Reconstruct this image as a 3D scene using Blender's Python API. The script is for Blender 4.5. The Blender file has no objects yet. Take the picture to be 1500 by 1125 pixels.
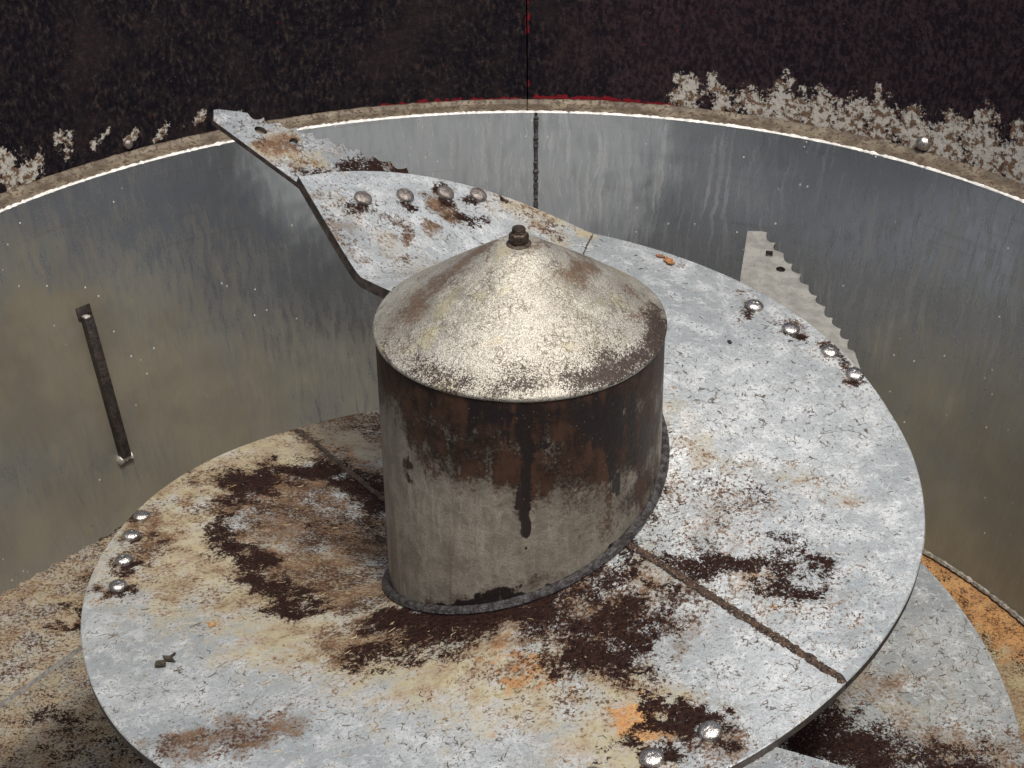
import bpy, bmesh, math, random
import numpy as np
from mathutils import Vector, Matrix
random.seed(7); rng = np.random.default_rng(7)
PI = math.pi
scene = bpy.context.scene
C = scene.collection

# ------------------------------------------------------------------ camera
FPX, PITCH, ROLL, YAW, CD, CH = 2800.0, 0.55641, -0.01615, -0.00536, 2.39595, 2.46113
cy, sy = math.cos(YAW), math.sin(YAW)
FW = np.array([sy*math.cos(PITCH), cy*math.cos(PITCH), -math.sin(PITCH)])
RT = np.array([cy, -sy, 0.0]); UP = np.cross(RT, FW)
RR = math.cos(ROLL)*RT + math.sin(ROLL)*UP
UU = -math.sin(ROLL)*RT + math.cos(ROLL)*UP
EYE = np.array([0.0, -CD, CH])
cam = bpy.data.cameras.new('camera'); camo = bpy.data.objects.new('camera', cam); C.objects.link(camo)
cam.sensor_width = 36.0; cam.lens = FPX/1500*36; cam.clip_start = 0.05; cam.clip_end = 500
M = Matrix.Identity(4)
for i in range(3):
    M[i][0] = RR[i]; M[i][1] = UU[i]; M[i][2] = -FW[i]; M[i][3] = EYE[i]
camo.matrix_world = M
scene.camera = camo

# ------------------------------------------------------------------ light
SUN_EL, SUN_AZ = math.radians(68), math.radians(-70)      # azimuth in plan, 0 = +x, anticlockwise
world = bpy.data.worlds.new('World'); scene.world = world; world.use_nodes = True
wn = world.node_tree.nodes; wl = world.node_tree.links
sky = wn.new('ShaderNodeTexSky'); sky.sky_type = 'NISHITA'; sky.sun_disc = False
sky.sun_elevation = SUN_EL; sky.sun_rotation = PI/2 - SUN_AZ
sky.dust_density = 7.0; sky.air_density = 0.7; sky.ozone_density = 0.6
wl.new(sky.outputs[0], wn['Background'].inputs[0]); wn['Background'].inputs[1].default_value = 0.10
sl = bpy.data.lights.new('sun', 'SUN'); sl.energy = 2.4; sl.angle = math.radians(8); sl.color = (1, .95, .87)
so = bpy.data.objects.new('sun', sl); C.objects.link(so); so.location = (-2, -3, 6)
sd = Vector((math.cos(SUN_EL)*math.cos(SUN_AZ), math.cos(SUN_EL)*math.sin(SUN_AZ), math.sin(SUN_EL)))
so.rotation_euler = sd.to_track_quat('Z', 'Y').to_euler()
vs = scene.view_settings
vs.view_transform = 'Standard'; vs.look = 'None'; vs.exposure = 0.38; vs.gamma = 1.0; vs.use_curve_mapping = False

scene.cycles.max_bounces = 4; scene.cycles.diffuse_bounces = 2; scene.cycles.glossy_bounces = 3

# ------------------------------------------------------------------ helpers: rays from the photograph onto real surfaces
def ray(px):
    return FW + RR*(px[0]-750)/FPX + UU*(562.5-px[1])/FPX
def onz(px, z):
    d = ray(px); return EYE + d*((z-EYE[2])/d[2])
def onplane(px, p0, n):
    d = ray(px); return EYE + d*(np.dot(p0-EYE, n)/np.dot(d, n))
TX = -0.0235                                              # tub centre
FZ = 0.111                                                # height of the tub floor
LIN_R0, LIN_R1, LIN_Z1 = 1.099, 1.2850, 0.8365             # liner foot radius, top radius, top height
def wallR(z): return LIN_R0 + (LIN_R1-LIN_R0)*(z-FZ)/(LIN_Z1-FZ)
UPZ1 = 1.45
LEDGE = 0.052
def upR(z): return LIN_R1 + LEDGE + (z-LIN_Z1)*0.10
def onwall(px, Rf, cx=TX, far=True):
    d = ray(px); z = .4
    for _ in range(60):
        R = Rf(z); o = EYE - np.array([cx, 0, 0])
        a = d[0]**2+d[1]**2; b = 2*(o[0]*d[0]+o[1]*d[1]); c = o[0]**2+o[1]**2-R*R
        q = max(b*b-4*a*c, 0)
        P = EYE + d*((-b+(1 if far else -1)*q**.5)/(2*a)); z = P[2]
    return P
COLR, COLZ = 0.21, 1.076
# auger flighting: angle th runs clockwise downwards (degrees); radius and heights along it
RTAB = np.array([(-620,1.0),(-520,.98),(-480,.90),(-420,.835),(-360,.800),(-300,.766),(-248,.727),(-234,.724),(-222,.724),(-212,.719),(-203,.713),(-193,.705),(-185,.698),
 (-175,.689),(-165,.682),(-154,.679),(-145,.677),(-137,.673),(-100,.650),(-66,.629),(-54,.621),(-46,.616),(-34,.611),(-27,.609),(-17,.604),(-9,.597),
 (0,.590),(10,.581),(22,.575),(31,.571),(39,.569),(49,.567),(60,.559),(68,.553),(76,.550),(100,.545),(131,.540),(170,.52)])
def flR(th): return np.interp(th, RTAB[:,0], RTAB[:,1])
def zi_(th): return 0.8586 + 0.49988*th/360
def zo_(th): return 0.8354 + 0.49369*th/360
# the top corner of the flighting is folded up about a chord
FA, FB = np.array([0.150, 0.560]), np.array([-0.262, 0.190])
ch = (FB-FA)/np.linalg.norm(FB-FA); cn = np.array([ch[1], -ch[0]])
if np.dot(cn, np.array([-1, 1])) < 0: cn = -cn
def flz(x, y, th):
    r = np.hypot(x, y); s = (r-COLR)/(flR(th)-COLR)
    z = zi_(th)*(1-s)+zo_(th)*s
    d = (x-FA[0])*cn[0]+(y-FA[1])*cn[1]
    soft = 0.022
    rise = 0.5*(d+np.sqrt(d*d+soft*soft))-soft*0.35
    return z + np.where(th > 40, np.maximum(rise, 0)*FOLD, 0)
FOLD = 0.47
def onflight(px, thmax=100):
    z = .75
    for _ in range(160):
        P = onz(px, z); th = math.degrees(math.atan2(P[1], P[0]))
        while th > thmax: th -= 360
        while th <= thmax-360: th += 360
        z = .6*z + .4*float(flz(P[0], P[1], th))
    P[2] = z
    return P
def flnormal(P, thmax=100):
    def zz(x, y):
        th = math.degrees(math.atan2(y, x))
        while th > thmax: th -= 360
        while th <= thmax-360: th += 360
        return float(flz(x, y, th))
    e = .004
    n = np.array([-(zz(P[0]+e,P[1])-zz(P[0]-e,P[1]))/(2*e), -(zz(P[0],P[1]+e)-zz(P[0],P[1]-e))/(2*e), 1.0])
    return n/np.linalg.norm(n)
def oncol(px):
    return onwall(px, lambda z: COLR, 0.0, False)
CONH = 0.139
def oncone(px):
    d = ray(px); P = EYE
    for t in np.arange(1.9, 3.2, .002):
        P = EYE+d*t
        if math.hypot(P[0], P[1]) <= COLR*(1-(P[2]-COLZ-.004)/(CONH+.012)) or P[2] < COLZ: break
    return P

# strokes: stains, painted shadow and sheen laid on a surface as polylines in space -> value per vertex
def vnoise(P, scale, seed=0):
    q = P*scale; i = np.floor(q).astype(np.int64); f = q-i; f = f*f*(3-2*f); out = np.zeros(len(P))
    for dx in (0, 1):
        for dy in (0, 1):
            for dz in (0, 1):
                h = (i[:,0]+dx)*374761393+(i[:,1]+dy)*668265263+(i[:,2]+dz)*2147483647+seed*974711
                h = (h ^ (h >> 13))*1274126177 & 0xffffffff; h = (h ^ (h >> 16)) & 0xffff
                w = (f[:,0] if dx else 1-f[:,0])*(f[:,1] if dy else 1-f[:,1])*(f[:,2] if dz else 1-f[:,2])
                out += w*h/65535.0
    return out-.5
def fbm(P, scale, seed=0, oct=4):
    return sum(vnoise(P, scale*2**k, seed+k)*.62**k for k in range(oct))
def field(V, strokes, rag=1.0):
    out = np.zeros(len(V)); V0 = V
    wob = np.stack([fbm(V, 22, 31*k+5, 3) for k in range(3)], 1)*.045*rag
    V = V0+wob; ragged = fbm(V0, 38, 99, 4)*1.1*rag
    for pts, w, st in strokes:
        pts = np.array(pts, float)
        if len(pts) == 1: dist = np.linalg.norm(V-pts[0], axis=1)
        else:
            dist = np.full(len(V), 9.0)
            for a, b in zip(pts[:-1], pts[1:]):
                ab = b-a; t = np.clip(((V-a)@ab)/(ab@ab+1e-12), 0, 1)
                dist = np.minimum(dist, np.linalg.norm(V-a-t[:,None]*ab, axis=1))
        x = np.clip((dist/w*(1+.25*ragged)+.38*ragged-0.0)/1.55, 0, 1); f = 1-x*x*(3-2*x)
        out = np.maximum(out, f*st)
    return out
def strokes(fn, lst, **k): return [([fn(p, **k) for p in pts], w, st) for pts, w, st in lst]

# ------------------------------------------------------------------ helpers: meshes and objects
def tagp(o, **k):
    for a, b in k.items(): o[a] = b
    return o
def mesh_obj(name, V, F, mat, parent=None, smooth=True, attrs=None, sharp=35):
    me = bpy.data.meshes.new(name); me.from_pydata([tuple(map(float, v)) for v in V], [], F); me.update()
    if attrs:
        for k, a in attrs.items():
            at = me.attributes.new(k, 'FLOAT', 'POINT'); at.data.foreach_set('value', np.asarray(a, np.float32))
    me.materials.append(mat)
    o = bpy.data.objects.new(name, me); C.objects.link(o)
    if smooth:
        me.polygons.foreach_set('use_smooth', [True]*len(me.polygons))
        me.set_sharp_from_angle(angle=math.radians(sharp))
    if parent: o.parent = parent
    return o
def bm_obj(name, bm, mat, parent=None, smooth=True, sharp=35):
    bmesh.ops.recalc_face_normals(bm, faces=bm.faces)
    me = bpy.data.meshes.new(name); bm.to_mesh(me); bm.free(); me.materials.append(mat)
    o = bpy.data.objects.new(name, me); C.objects.link(o)
    if smooth:
        me.polygons.foreach_set('use_smooth', [True]*len(me.polygons)); me.set_sharp_from_angle(angle=math.radians(sharp))
    if parent: o.parent = parent
    return o
def empty(name, loc, **k):
    o = bpy.data.objects.new(name, None); C.objects.link(o); o.location = loc; o.empty_display_size = .1
    return tagp(o, **k)
def grid_faces(nu, nv, closed_u=False, off=0):
    F = []
    for i in range(nu if closed_u else nu-1):
        for j in range(nv-1):
            a = off+i*nv+j; b = off+((i+1) % nu)*nv+j
            F.append((a, b, b+1, a+1))
    return F
def lathe(prof, n=96):
    V = []; 
    for i in range(n):
        t = 2*PI*i/n
        for r, z in prof: V.append((r*math.cos(t), r*math.sin(t), z))
    return np.array(V), grid_faces(n, len(prof), True)
def tube(path, rad, n=8, jitter=0.0, flat=1.0, seed=0, cap=True):
    """irregular bead along a path"""
    rg = np.random.default_rng(seed); path = np.array(path, float); m = len(path); V = []
    for i, p in enumerate(path):
        t = path[min(i+1, m-1)]-path[max(i-1, 0)]; t /= np.linalg.norm(t)+1e-9
        u = np.cross(t, [0, 0, 1.0]);
        if np.linalg.norm(u) < .1: u = np.cross(t, [0, 1.0, 0])
        u /= np.linalg.norm(u); w = np.cross(u, t)
        r = rad*(1+jitter*rg.normal())
        if i in (0, m-1) and cap: r *= .35
        for k in range(n):
            a = 2*PI*k/n; rr = r*(1+.35*jitter*rg.normal())
            V.append(p+u*rr*math.cos(a)+w*rr*flat*math.sin(a))
    F = [(i*n+k, i*n+(k+1) % n, (i+1)*n+(k+1) % n, (i+1)*n+k) for i in range(m-1) for k in range(n)]
    F.append(tuple(range(n-1, -1, -1))); F.append(tuple((m-1)*n+k for k in range(n)))
    return V, F

# ------------------------------------------------------------------ helpers: node materials
class Mat:
    def __init__(s, name):
        s.m = bpy.data.materials.new(name); s.m.use_nodes = True; s.t = s.m.node_tree; s.n = s.t.nodes; s.l = s.t.links
        s.b = s.n['Principled BSDF']; s.geo = s.n.new('ShaderNodeNewGeometry')
        s.pos = s.geo.outputs['Position']
    def set(s, sock, v):
        if isinstance(v, bpy.types.NodeSocket): s.l.new(v, sock)
        elif isinstance(v, (tuple, list)) and len(v) == 3 and sock.type == 'RGBA': sock.default_value = (*v, 1)
        else: sock.default_value = v
    def math(s, op, a, b=0.0, c=None, clamp=False):
        n = s.n.new('ShaderNodeMath'); n.operation = op; n.use_clamp = clamp
        s.set(n.inputs[0], a); s.set(n.inputs[1], b)
        if c is not None: s.set(n.inputs[2], c)
        return n.outputs[0]
    def add(s, a, b): return s.math('ADD', a, b)
    def mul(s, a, b): return s.math('MULTIPLY', a, b)
    def mx(s, a, b): return s.math('MAXIMUM', a, b)
    def noise(s, scale, detail=4, rough=.55, dist=0.0, vec=None, color=False):
        n = s.n.new('ShaderNodeTexNoise'); n.inputs['Scale'].default_value = scale; n.inputs['Detail'].default_value = detail
        n.inputs['Roughness'].default_value = rough; n.inputs['Distortion'].default_value = dist
        s.l.new(vec or s.pos, n.inputs['Vector']); return n.outputs['Color' if color else 'Fac']
    def vor(s, scale, feat='F1', vec=None, out='Distance', rand=1.0):
        n = s.n.new('ShaderNodeTexVoronoi'); n.feature = feat; n.inputs['Scale'].default_value = scale
        n.inputs['Randomness'].default_value = rand
        s.l.new(vec or s.pos, n.inputs['Vector']); return n.outputs[out]
    def warp(s, amp, scale, detail=2, vec=None):
        n = s.noise(scale, detail, vec=vec, color=True); a = s.n.new('ShaderNodeVectorMath'); a.operation = 'SUBTRACT'
        s.l.new(n, a.inputs[0]); a.inputs[1].default_value = (.5, .5, .5)
        b = s.n.new('ShaderNodeVectorMath'); b.operation = 'SCALE'; s.l.new(a.outputs[0], b.inputs[0]); b.inputs['Scale'].default_value = amp
        c = s.n.new('ShaderNodeVectorMath'); c.operation = 'ADD'; s.l.new(vec or s.pos, c.inputs[0]); s.l.new(b.outputs[0], c.inputs[1])
        return c.outputs[0]
    def vscale(s, v, sc):
        a = s.n.new('ShaderNodeVectorMath'); a.operation = 'MULTIPLY'; s.l.new(v, a.inputs[0]); a.inputs[1].default_value = sc; return a.outputs[0]
    def ss(s, x, lo, hi, a=0.0, b=1.0):
        n = s.n.new('ShaderNodeMapRange'); n.interpolation_type = 'SMOOTHSTEP'; s.set(n.inputs[0], x)
        for i, v in enumerate((lo, hi, a, b)): s.set(n.inputs[1+i], v)
        return n.outputs[0]
    def mix(s, f, a, b, mode='MIX'):
        n = s.n.new('ShaderNodeMix'); n.data_type = 'RGBA'; n.blend_type = mode
        s.set(n.inputs[0], f); s.set(n.inputs[6], a); s.set(n.inputs[7], b); return n.outputs[2]
    def attr(s, name):
        n = s.n.new('ShaderNodeAttribute'); n.attribute_name = name; return n.outputs['Fac']
    def comb(s, x, y, z=0.0):
        n = s.n.new('ShaderNodeCombineXYZ'); s.set(n.inputs[0], x); s.set(n.inputs[1], y); s.set(n.inputs[2], z); return n.outputs[0]
    def sep(s, v, i):
        n = s.n.new('ShaderNodeSeparateXYZ'); s.l.new(v, n.inputs[0]); return n.outputs[i]
    def bump(s, h, strength, dist=.002):
        n = s.n.new('ShaderNodeBump'); n.inputs['Strength'].default_value = strength; n.inputs['Distance'].default_value = dist
        s.l.new(h, n.inputs['Height']); s.l.new(n.outputs[0], s.b.inputs['Normal'])
    def out(s, col, rough=.5, metal=0.0, spec=None):
        s.set(s.b.inputs['Base Color'], col); s.set(s.b.inputs['Roughness'], rough); s.set(s.b.inputs['Metallic'], metal)
        if spec is not None: s.set(s.b.inputs['Specular IOR Level'], spec)
        return s.m
    def over(s, mask, n, amp, soft=.06, lvl=.5):
        """threshold of a painted mask broken up by a noise"""
        v = s.add(mask, s.mul(s.math('SUBTRACT', n, .5), amp)); return s.ss(v, lvl-soft, lvl+soft)

def m_plate(name, tint=1.0, dirt=0.0):
    m = Mat(name)
    big = m.noise(6, 3); mid = m.noise(27, 5, .66); fine = m.noise(180, 4, .76); grit = m.noise(520, 2, .7)
    base = m.mix(m.ss(big, .35, .65), (.355*tint, .395*tint, .41*tint), (.50*tint, .54*tint, .55*tint))
    base = m.mix(m.ss(mid, .47, .64, 0, .55), base, (.66*tint, .70*tint, .705*tint))
    base = m.mix(m.ss(fine, .50, .62, 0, .5), base, (.27, .285, .28)); base = m.mix(m.ss(grit, .56, .64, 0, .6), base, (.15, .14, .12))
    # lichen-like curled flakes in the zinc
    e1 = m.vor(46, 'DISTANCE_TO_EDGE', m.warp(.030, 42, 2)); pat = m.noise(55, 2)
    line = m.mul(m.ss(e1, .048, .012), m.mul(m.ss(pat, .50, .60), m.ss(m.add(big, dirt), .43, .58)))
    hi = m.mul(m.ss(e1, .07, .03), m.ss(pat, .47, .40))
    base = m.mix(m.mul(hi, .42), base, (.72, .75, .75))
    base = m.mix(m.mul(line, .95), base, (.10, .08, .055))
    # ochre film
    oc = m.attr('ochre'); o16 = m.noise(16, 4, .68); of = m.over(oc, m.add(m.mul(o16, .6), m.mul(fine, .4)), 1.7, .36, .44)
    base = m.mix(m.mul(of, .82), base, m.mix(m.ss(mid, .40, .62), (.29, .245, .125), (.20, .13, .055)))
    org = m.attr('orange'); orf = m.over(org, m.noise(60, 4, .7), 2.4, .18)
    base = m.mix(m.mul(orf, .85), base, m.mix(m.ss(fine, .4, .6), (.30, .12, .035), (.50, .30, .11)))
    # brown stain: thin film, then speckled
    br = m.attr('brown'); base = m.mix(m.ss(m.add(br, m.mul(m.math('SUBTRACT', o16, .5), .7)), .22, .70, 0, .82), base, m.mix(m.ss(mid, .4, .6), (.19, .14, .09), (.115, .078, .048)))
    bf = m.over(br, m.add(m.mul(mid, .25), m.mul(fine, .75)), 4.2, .20)
    base = m.mix(m.mul(bf, .97), base, m.mix(m.ss(o16, .4, .6), (.045, .023, .014), (.13, .08, .048)))
    # dark scale rust, plus shadow painted at the bolts and lower turn
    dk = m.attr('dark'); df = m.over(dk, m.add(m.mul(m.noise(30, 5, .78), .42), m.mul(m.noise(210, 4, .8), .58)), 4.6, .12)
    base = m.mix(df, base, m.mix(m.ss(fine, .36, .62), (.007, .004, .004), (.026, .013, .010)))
    rough = m.add(m.ss(mid, .3, .7, .30, .46), m.mul(m.mx(df, bf), .3))
    met = m.ss(m.mx(m.mx(df, bf), of), 0, 1, .45, 0)
    m.bump(m.noise(110, 4, .75), .5, .003)
    return m.out(base, rough, met, m.ss(m.mx(df, bf), 0, 1, .5, .05))

def m_simple(name, c1, c2, scale=60, rough=.5, metal=0.0, bump=.3, c3=None, thr=.55):
    m = Mat(name); n = m.noise(scale, 6, .65); f = m.noise(scale*4, 4, .7)
    col = m.mix(m.ss(n, .38, .62), c1, c2)
    if c3: col = m.mix(m.ss(f, thr, thr+.08), col, c3)
    m.bump(m.noise(scale*2, 4, .7), bump*1.6, .003)
    return m.out(col, m.ss(f, .3, .7, rough-.08, rough+.1), metal)

def m_cone():
    m = Mat('cone_cap_paint'); fine = m.noise(230, 4, .75); grit = m.noise(560, 3, .75); big = m.noise(9, 4); mid = m.noise(40, 5, .65)
    base = m.mix(m.ss(big, .38, .62), (.335, .325, .275), (.47, .46, .41))
    base = m.mix(m.ss(mid, .46, .60, 0, .75), base, (.55, .54, .47))
    base = m.mix(m.ss(grit, .48, .58, 0, .75), base, (.13, .11, .08)); base = m.mix(m.ss(fine, .54, .64, 0, .7), base, (.62, .60, .50))
    e = m.vor(75, 'DISTANCE_TO_EDGE', m.warp(.03, 60, 3)); cl = m.mul(m.ss(e, .07, .02), m.ss(m.noise(24, 3), .45, .58))
    base = m.mix(m.mul(cl, .8), base, (.12, .095, .065))
    base = m.mix(m.mul(m.ss(m.noise(15, 3), .55, .68), .4), base, (.44, .39, .21))
    br = m.over(m.attr('brown'), m.add(m.mul(mid, .5), m.mul(fine, .5)), 3.2, .25)
    base = m.mix(m.mul(br, .85), base, m.mix(mid, (.075, .042, .024), (.20, .125, .075)))
    dk = m.over(m.attr('dark'), m.add(m.mul(fine, .5), m.mul(grit, .5)), 4.2, .12)
    base = m.mix(m.mul(dk, 1.0), base, m.mix(grit, (.022, .016, .013), (.06, .042, .033)))
    m.bump(m.noise(150, 4, .75), .8, .003)
    return m.out(base, m.ss(mid, .3, .7, .38, .55), m.ss(dk, 0, 1, .5, .05), .3)

def m_column():
    m = Mat('column_steel'); u = m.attr('arc'); z = m.sep(m.pos, 2); v = m.comb(u, m.mul(z, .16), 0.0)
    wv = m.comb(m.add(u, m.mul(m.math('SUBTRACT', m.noise(9, 3), .5), .012)), m.mul(z, .10), 0.0)
    fine = m.noise(180, 4, .75); grit = m.noise(480, 3, .75); mid = m.noise(34, 5, .65); strk = m.noise(42, 5, .65, 0, v)
    base = m.mix(m.ss(mid, .4, .62), (.16, .146, .118), (.235, .218, .18))
    base = m.mix(m.ss(strk, .48, .64, 0, .55), base, (.35, .325, .265))
    base = m.mix(m.ss(grit, .52, .60, 0, .6), base, (.09, .075, .06))
    br = m.over(m.attr('brown'), m.add(m.mul(strk, .45), m.add(m.mul(mid, .20), m.mul(fine, .35))), 3.0, .30)
    base = m.mix(m.mul(br, .99), base, m.mix(m.ss(m.add(m.mul(mid, .5), m.mul(strk, .5)), .40, .60), (.014, .008, .006), (.055, .028, .018)))
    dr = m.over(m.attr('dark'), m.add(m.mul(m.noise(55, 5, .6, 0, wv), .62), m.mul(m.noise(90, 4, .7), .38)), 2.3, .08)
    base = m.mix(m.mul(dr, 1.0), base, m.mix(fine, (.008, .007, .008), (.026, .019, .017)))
    # hairline runs
    run = m.ss(m.noise(38, 1, .5, 0, wv), .645, .665); run = m.mul(run, m.ss(z, .95, .65))
    base = m.mix(m.mul(run, .55), base, (.09, .07, .05))
    pale = m.mul(m.ss(m.vor(150), .14, .08), m.ss(m.noise(30, 2), .5, .6)); base = m.mix(m.mul(pale, .5), base, (.36, .31, .25))
    m.bump(m.noise(110, 4, .75), .5, .0025)
    return m.out(base, m.ss(dr, 0, 1, .5, .38), .15, m.ss(br, 0, 1, .4, .2))

def m_liner():
    m = Mat('stainless_lining'); u = m.attr('arc'); z = m.sep(m.pos, 2)
    wob = m.mul(m.math('SUBTRACT', m.noise(7, 4, .6), .5), .05)
    v = m.comb(m.add(u, wob), m.mul(z, .07), 0.0); v2 = m.comb(m.add(u, m.mul(wob, .5)), m.mul(z, .22), 0.0)
    s1 = m.noise(48, 4, .6, 0, v); s2 = m.noise(80, 5, .65, 0, v2); big = m.noise(2.6, 3); fine = m.noise(210, 3, .7)
    base = m.mix(m.ss(big, .35, .65), (.37, .395, .41), (.47, .50, .515))
    # brown silage film
    film = m.over(m.attr('film'), m.add(m.mul(s1, .4), m.mul(s2, .6)), 1.2, .46, .45)
    base = m.mix(m.mul(film, .82), base, m.mix(m.ss(m.noise(9, 5), .35, .65), (.14, .113, .058), (.20, .17, .092)))
    bl = m.ss(m.add(m.attr('sky_sheen'), m.mul(m.math('SUBTRACT', m.add(m.mul(s1, .5), m.mul(s2, .5)), .5), .6)), .05, .95)  # pale blue sky reflection painted into the lining colour
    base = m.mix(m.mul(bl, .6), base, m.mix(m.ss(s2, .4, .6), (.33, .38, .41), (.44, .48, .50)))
    drip = m.mul(m.mx(m.ss(s1, .55, .62), m.mul(m.ss(m.noise(110, 3, .55, 0, v), .55, .62), .6)), m.attr('drip'))
    base = m.mix(m.mul(drip, .45), base, (.56, .57, .56))
    mott = m.mul(m.ss(s2, .48, .62), .14); base = m.mix(mott, base, (.20, .20, .19))
    sc = m.mul(m.ss(m.noise(7, 5, .6, 0, m.comb(m.mul(u, .35), m.mul(z, 14.0), 0.0)), .60, .66), .22); base = m.mix(sc, base, (.22, .20, .17))
    # lime splashes and black specks
    d = m.mul(m.ss(m.vor(38), .085, .05), m.ss(m.noise(4, 3), .46, .56)); base = m.mix(m.mul(d, .65), base, (.66, .66, .63))
    k = m.mul(m.ss(m.vor(24, 'F1', m.vscale(m.pos, (1, 1, .6))), .045, .025), m.ss(m.noise(6, 2), .52, .58)); base = m.mix(m.mul(k, .85), base, (.03, .025, .02))
    rough = m.add(m.ss(s2, .3, .7, .17, .27), m.mul(m.mx(film, drip), .16))
    m.bump(m.add(m.noise(120, 2, .6, 0, v2), m.mul(m.noise(3, 1), 2.5)), .045, .004)
    return m.out(base, rough, m.ss(m.mx(m.mx(m.mul(film, .5), m.mul(bl, .45)), m.mx(d, k)), 0, 1, .88, .05))

def m_upper():
    m = Mat('fouled_wall_paint'); u = m.attr('arc'); z = m.sep(m.pos, 2)
    v = m.comb(m.add(u, m.mul(m.math('SUBTRACT', m.noise(9, 3), .5), .03)), m.mul(z, .5), 0.0)
    s = m.add(m.mul(m.noise(120, 4, .7, 0, v), .7), m.mul(m.noise(30, 3, .6, 0, v), .3)); fine = m.noise(160, 4, .7); big = m.noise(3, 3)
    base = m.mix(m.ss(s, .42, .60), (.0050, .0044, .0075), (.017, .0125, .0135))
    base = m.mix(m.mul(m.ss(s, .54, .66), .6), base, (.05, .038, .034)); base = m.mix(m.ss(m.noise(9, 4, .6, 0, v), .48, .68, 0, .45), base, (.030, .021, .021))
    base = m.mix(m.ss(m.add(m.attr('red'), m.mul(m.math('SUBTRACT', big, .5), .5)), .2, .9, 0, .6), base, m.mix(m.ss(s, .44, .56), (.012, .008, .012), (.034, .021, .026)))
    base = m.mix(m.mul(m.ss(m.vor(95), .11, .06), m.ss(m.noise(12), .52, .6)), base, (.11, .10, .09))
    g = m.over(m.attr('galv'), m.add(m.mul(m.noise(40, 5, .7), .45), m.mul(m.noise(130, 4, .75), .55)), 4.6, .10, .55); g = m.mul(g, m.ss(m.attr('galv'), .10, .35))
    gc = m.mix(m.ss(m.noise(75, 4, .7), .47, .56), (.42, .41, .37), (.13, .085, .055))
    base = m.mix(m.mul(g, .92), base, gc)
    p = m.over(m.attr('paint'), m.noise(70, 4, .6), 2.6, .10, .62); base = m.mix(m.mul(p, .85), base, (.17, .010, .016))
    m.bump(m.noise(90, 4, .7), .7, .004)
    return m.out(base, .7, 0.0, .08)

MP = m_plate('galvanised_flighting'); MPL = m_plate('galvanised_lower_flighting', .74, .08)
MK = m_simple('knife_steel', (.20, .20, .185), (.285, .285, .262), 40, .5, .25, .35, (.15, .135, .11), .57)
MKR = m_plate('knife_steel_rusted', .80, .10)
MCONE = m_cone(); MCOL = m_column(); MLIN = m_liner(); MUP = m_upper(); MFL = m_plate('tub_floor_steel', .58, .12)
MBOLT = m_simple('worn_bolt_steel', (.36, .345, .32), (.58, .56, .53), 140, .24, .95, .3, (.16, .10, .07), .60)
MBOLTD = m_simple('tarnished_bolt_steel', (.15, .13, .12), (.30, .27, .25), 140, .36, .65, .35, (.08, .05, .04), .55)
MNUT = m_simple('oily_nut_steel', (.035, .025, .02), (.085, .06, .045), 110, .38, .45, .35, (.15, .10, .07), .58)
MWELD = m_simple('rusted_weld', (.020, .012, .009), (.075, .042, .025), 90, .6, .1, 1.0, (.30, .24, .17), .57)
MWELDG = m_simple('grey_weld', (.022, .021, .022), (.10, .10, .105), 120, .42, .4, .8, (.030, .018, .013), .52)
MSEAL = m_simple('pale_sealant', (.60, .60, .57), (.80, .80, .77), 90, .45, .1, .5, (.35, .33, .29), .62)
MSEAL2 = m_simple('weathered_weld', (.16, .145, .12), (.40, .38, .33), 110, .5, .3, .6, (.05, .04, .03), .52)
MLEDGE = m_simple('rusty_ledge', (.075, .06, .042), (.165, .14, .10), 30, .65, .05, .6, (.05, .03, .02), .50)
MEDGE = m_simple('cut_plate_edge', (.028, .024, .022), (.085, .072, .062), 70, .5, .3, .5, (.06, .03, .02), .55)
MBAR = m_simple('blackened_bar', (.010, .008, .007), (.030, .022, .018), 60, .55, .1, .5, (.06, .04, .03), .62)
MBARE = m_simple('bright_worn_steel', (.45, .43, .40), (.70, .68, .64), 100, .35, .6, .5)

# ================================================================== THE TUB
tub = empty('mixer_tub', (TX, 0, 0), label='round steel mixer tub with stainless lining and dark fouled upper wall', category='tub')
def tub_child(o): o.parent = tub; o.matrix_parent_inverse = Matrix.Translation((-TX, 0, 0)); return o
def wall_sheet(name, t0, t1, z0, z1, Rf, mat, attr_fn, nz, step, thick):
    n = max(2, int(abs(t1-t0)/step)+1); T = np.radians(np.linspace(t0, t1, n)); Z = np.linspace(z0, z1, nz)
    V = []; U = []
    for t in T:
        for z in Z:
            R = Rf(z); V.append((TX+R*math.cos(t), R*math.sin(t), z)); U.append(t*1.28)
    nin = len(V)
    for t in T:
        for z in (z0, z1):
            R = Rf(z)+thick; V.append((TX+R*math.cos(t), R*math.sin(t), z)); U.append(t*1.28)
    V = np.array(V); F = [tuple(reversed(f)) for f in grid_faces(n, nz)]
    F += grid_faces(n, 2, False, nin)
    for i in range(n-1):
        a = i*nz+nz-1; b = (i+1)*nz+nz-1; c = nin+2*i+1; d = nin+2*(i+1)+1; F.append((a, b, d, c))
        a = i*nz; b = (i+1)*nz; c = nin+2*i; d = nin+2*(i+1); F.append((b, a, c, d))
    for i in (0, n-1):
        F.append(tuple([i*nz+j for j in range(nz)]+[nin+2*i+1, nin+2*i]))
    at = {'arc': U}; at.update(attr_fn(V))
    return tub_child(mesh_obj(name, V, F, mat, None, True, at))
seam = onwall((785, 230), wallR); SEAMT = math.degrees(math.atan2(seam[1], seam[0]-TX))
useam = onwall((772, 70), upR); USEAMT = math.degrees(math.atan2(useam[1], useam[0]-TX))
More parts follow.
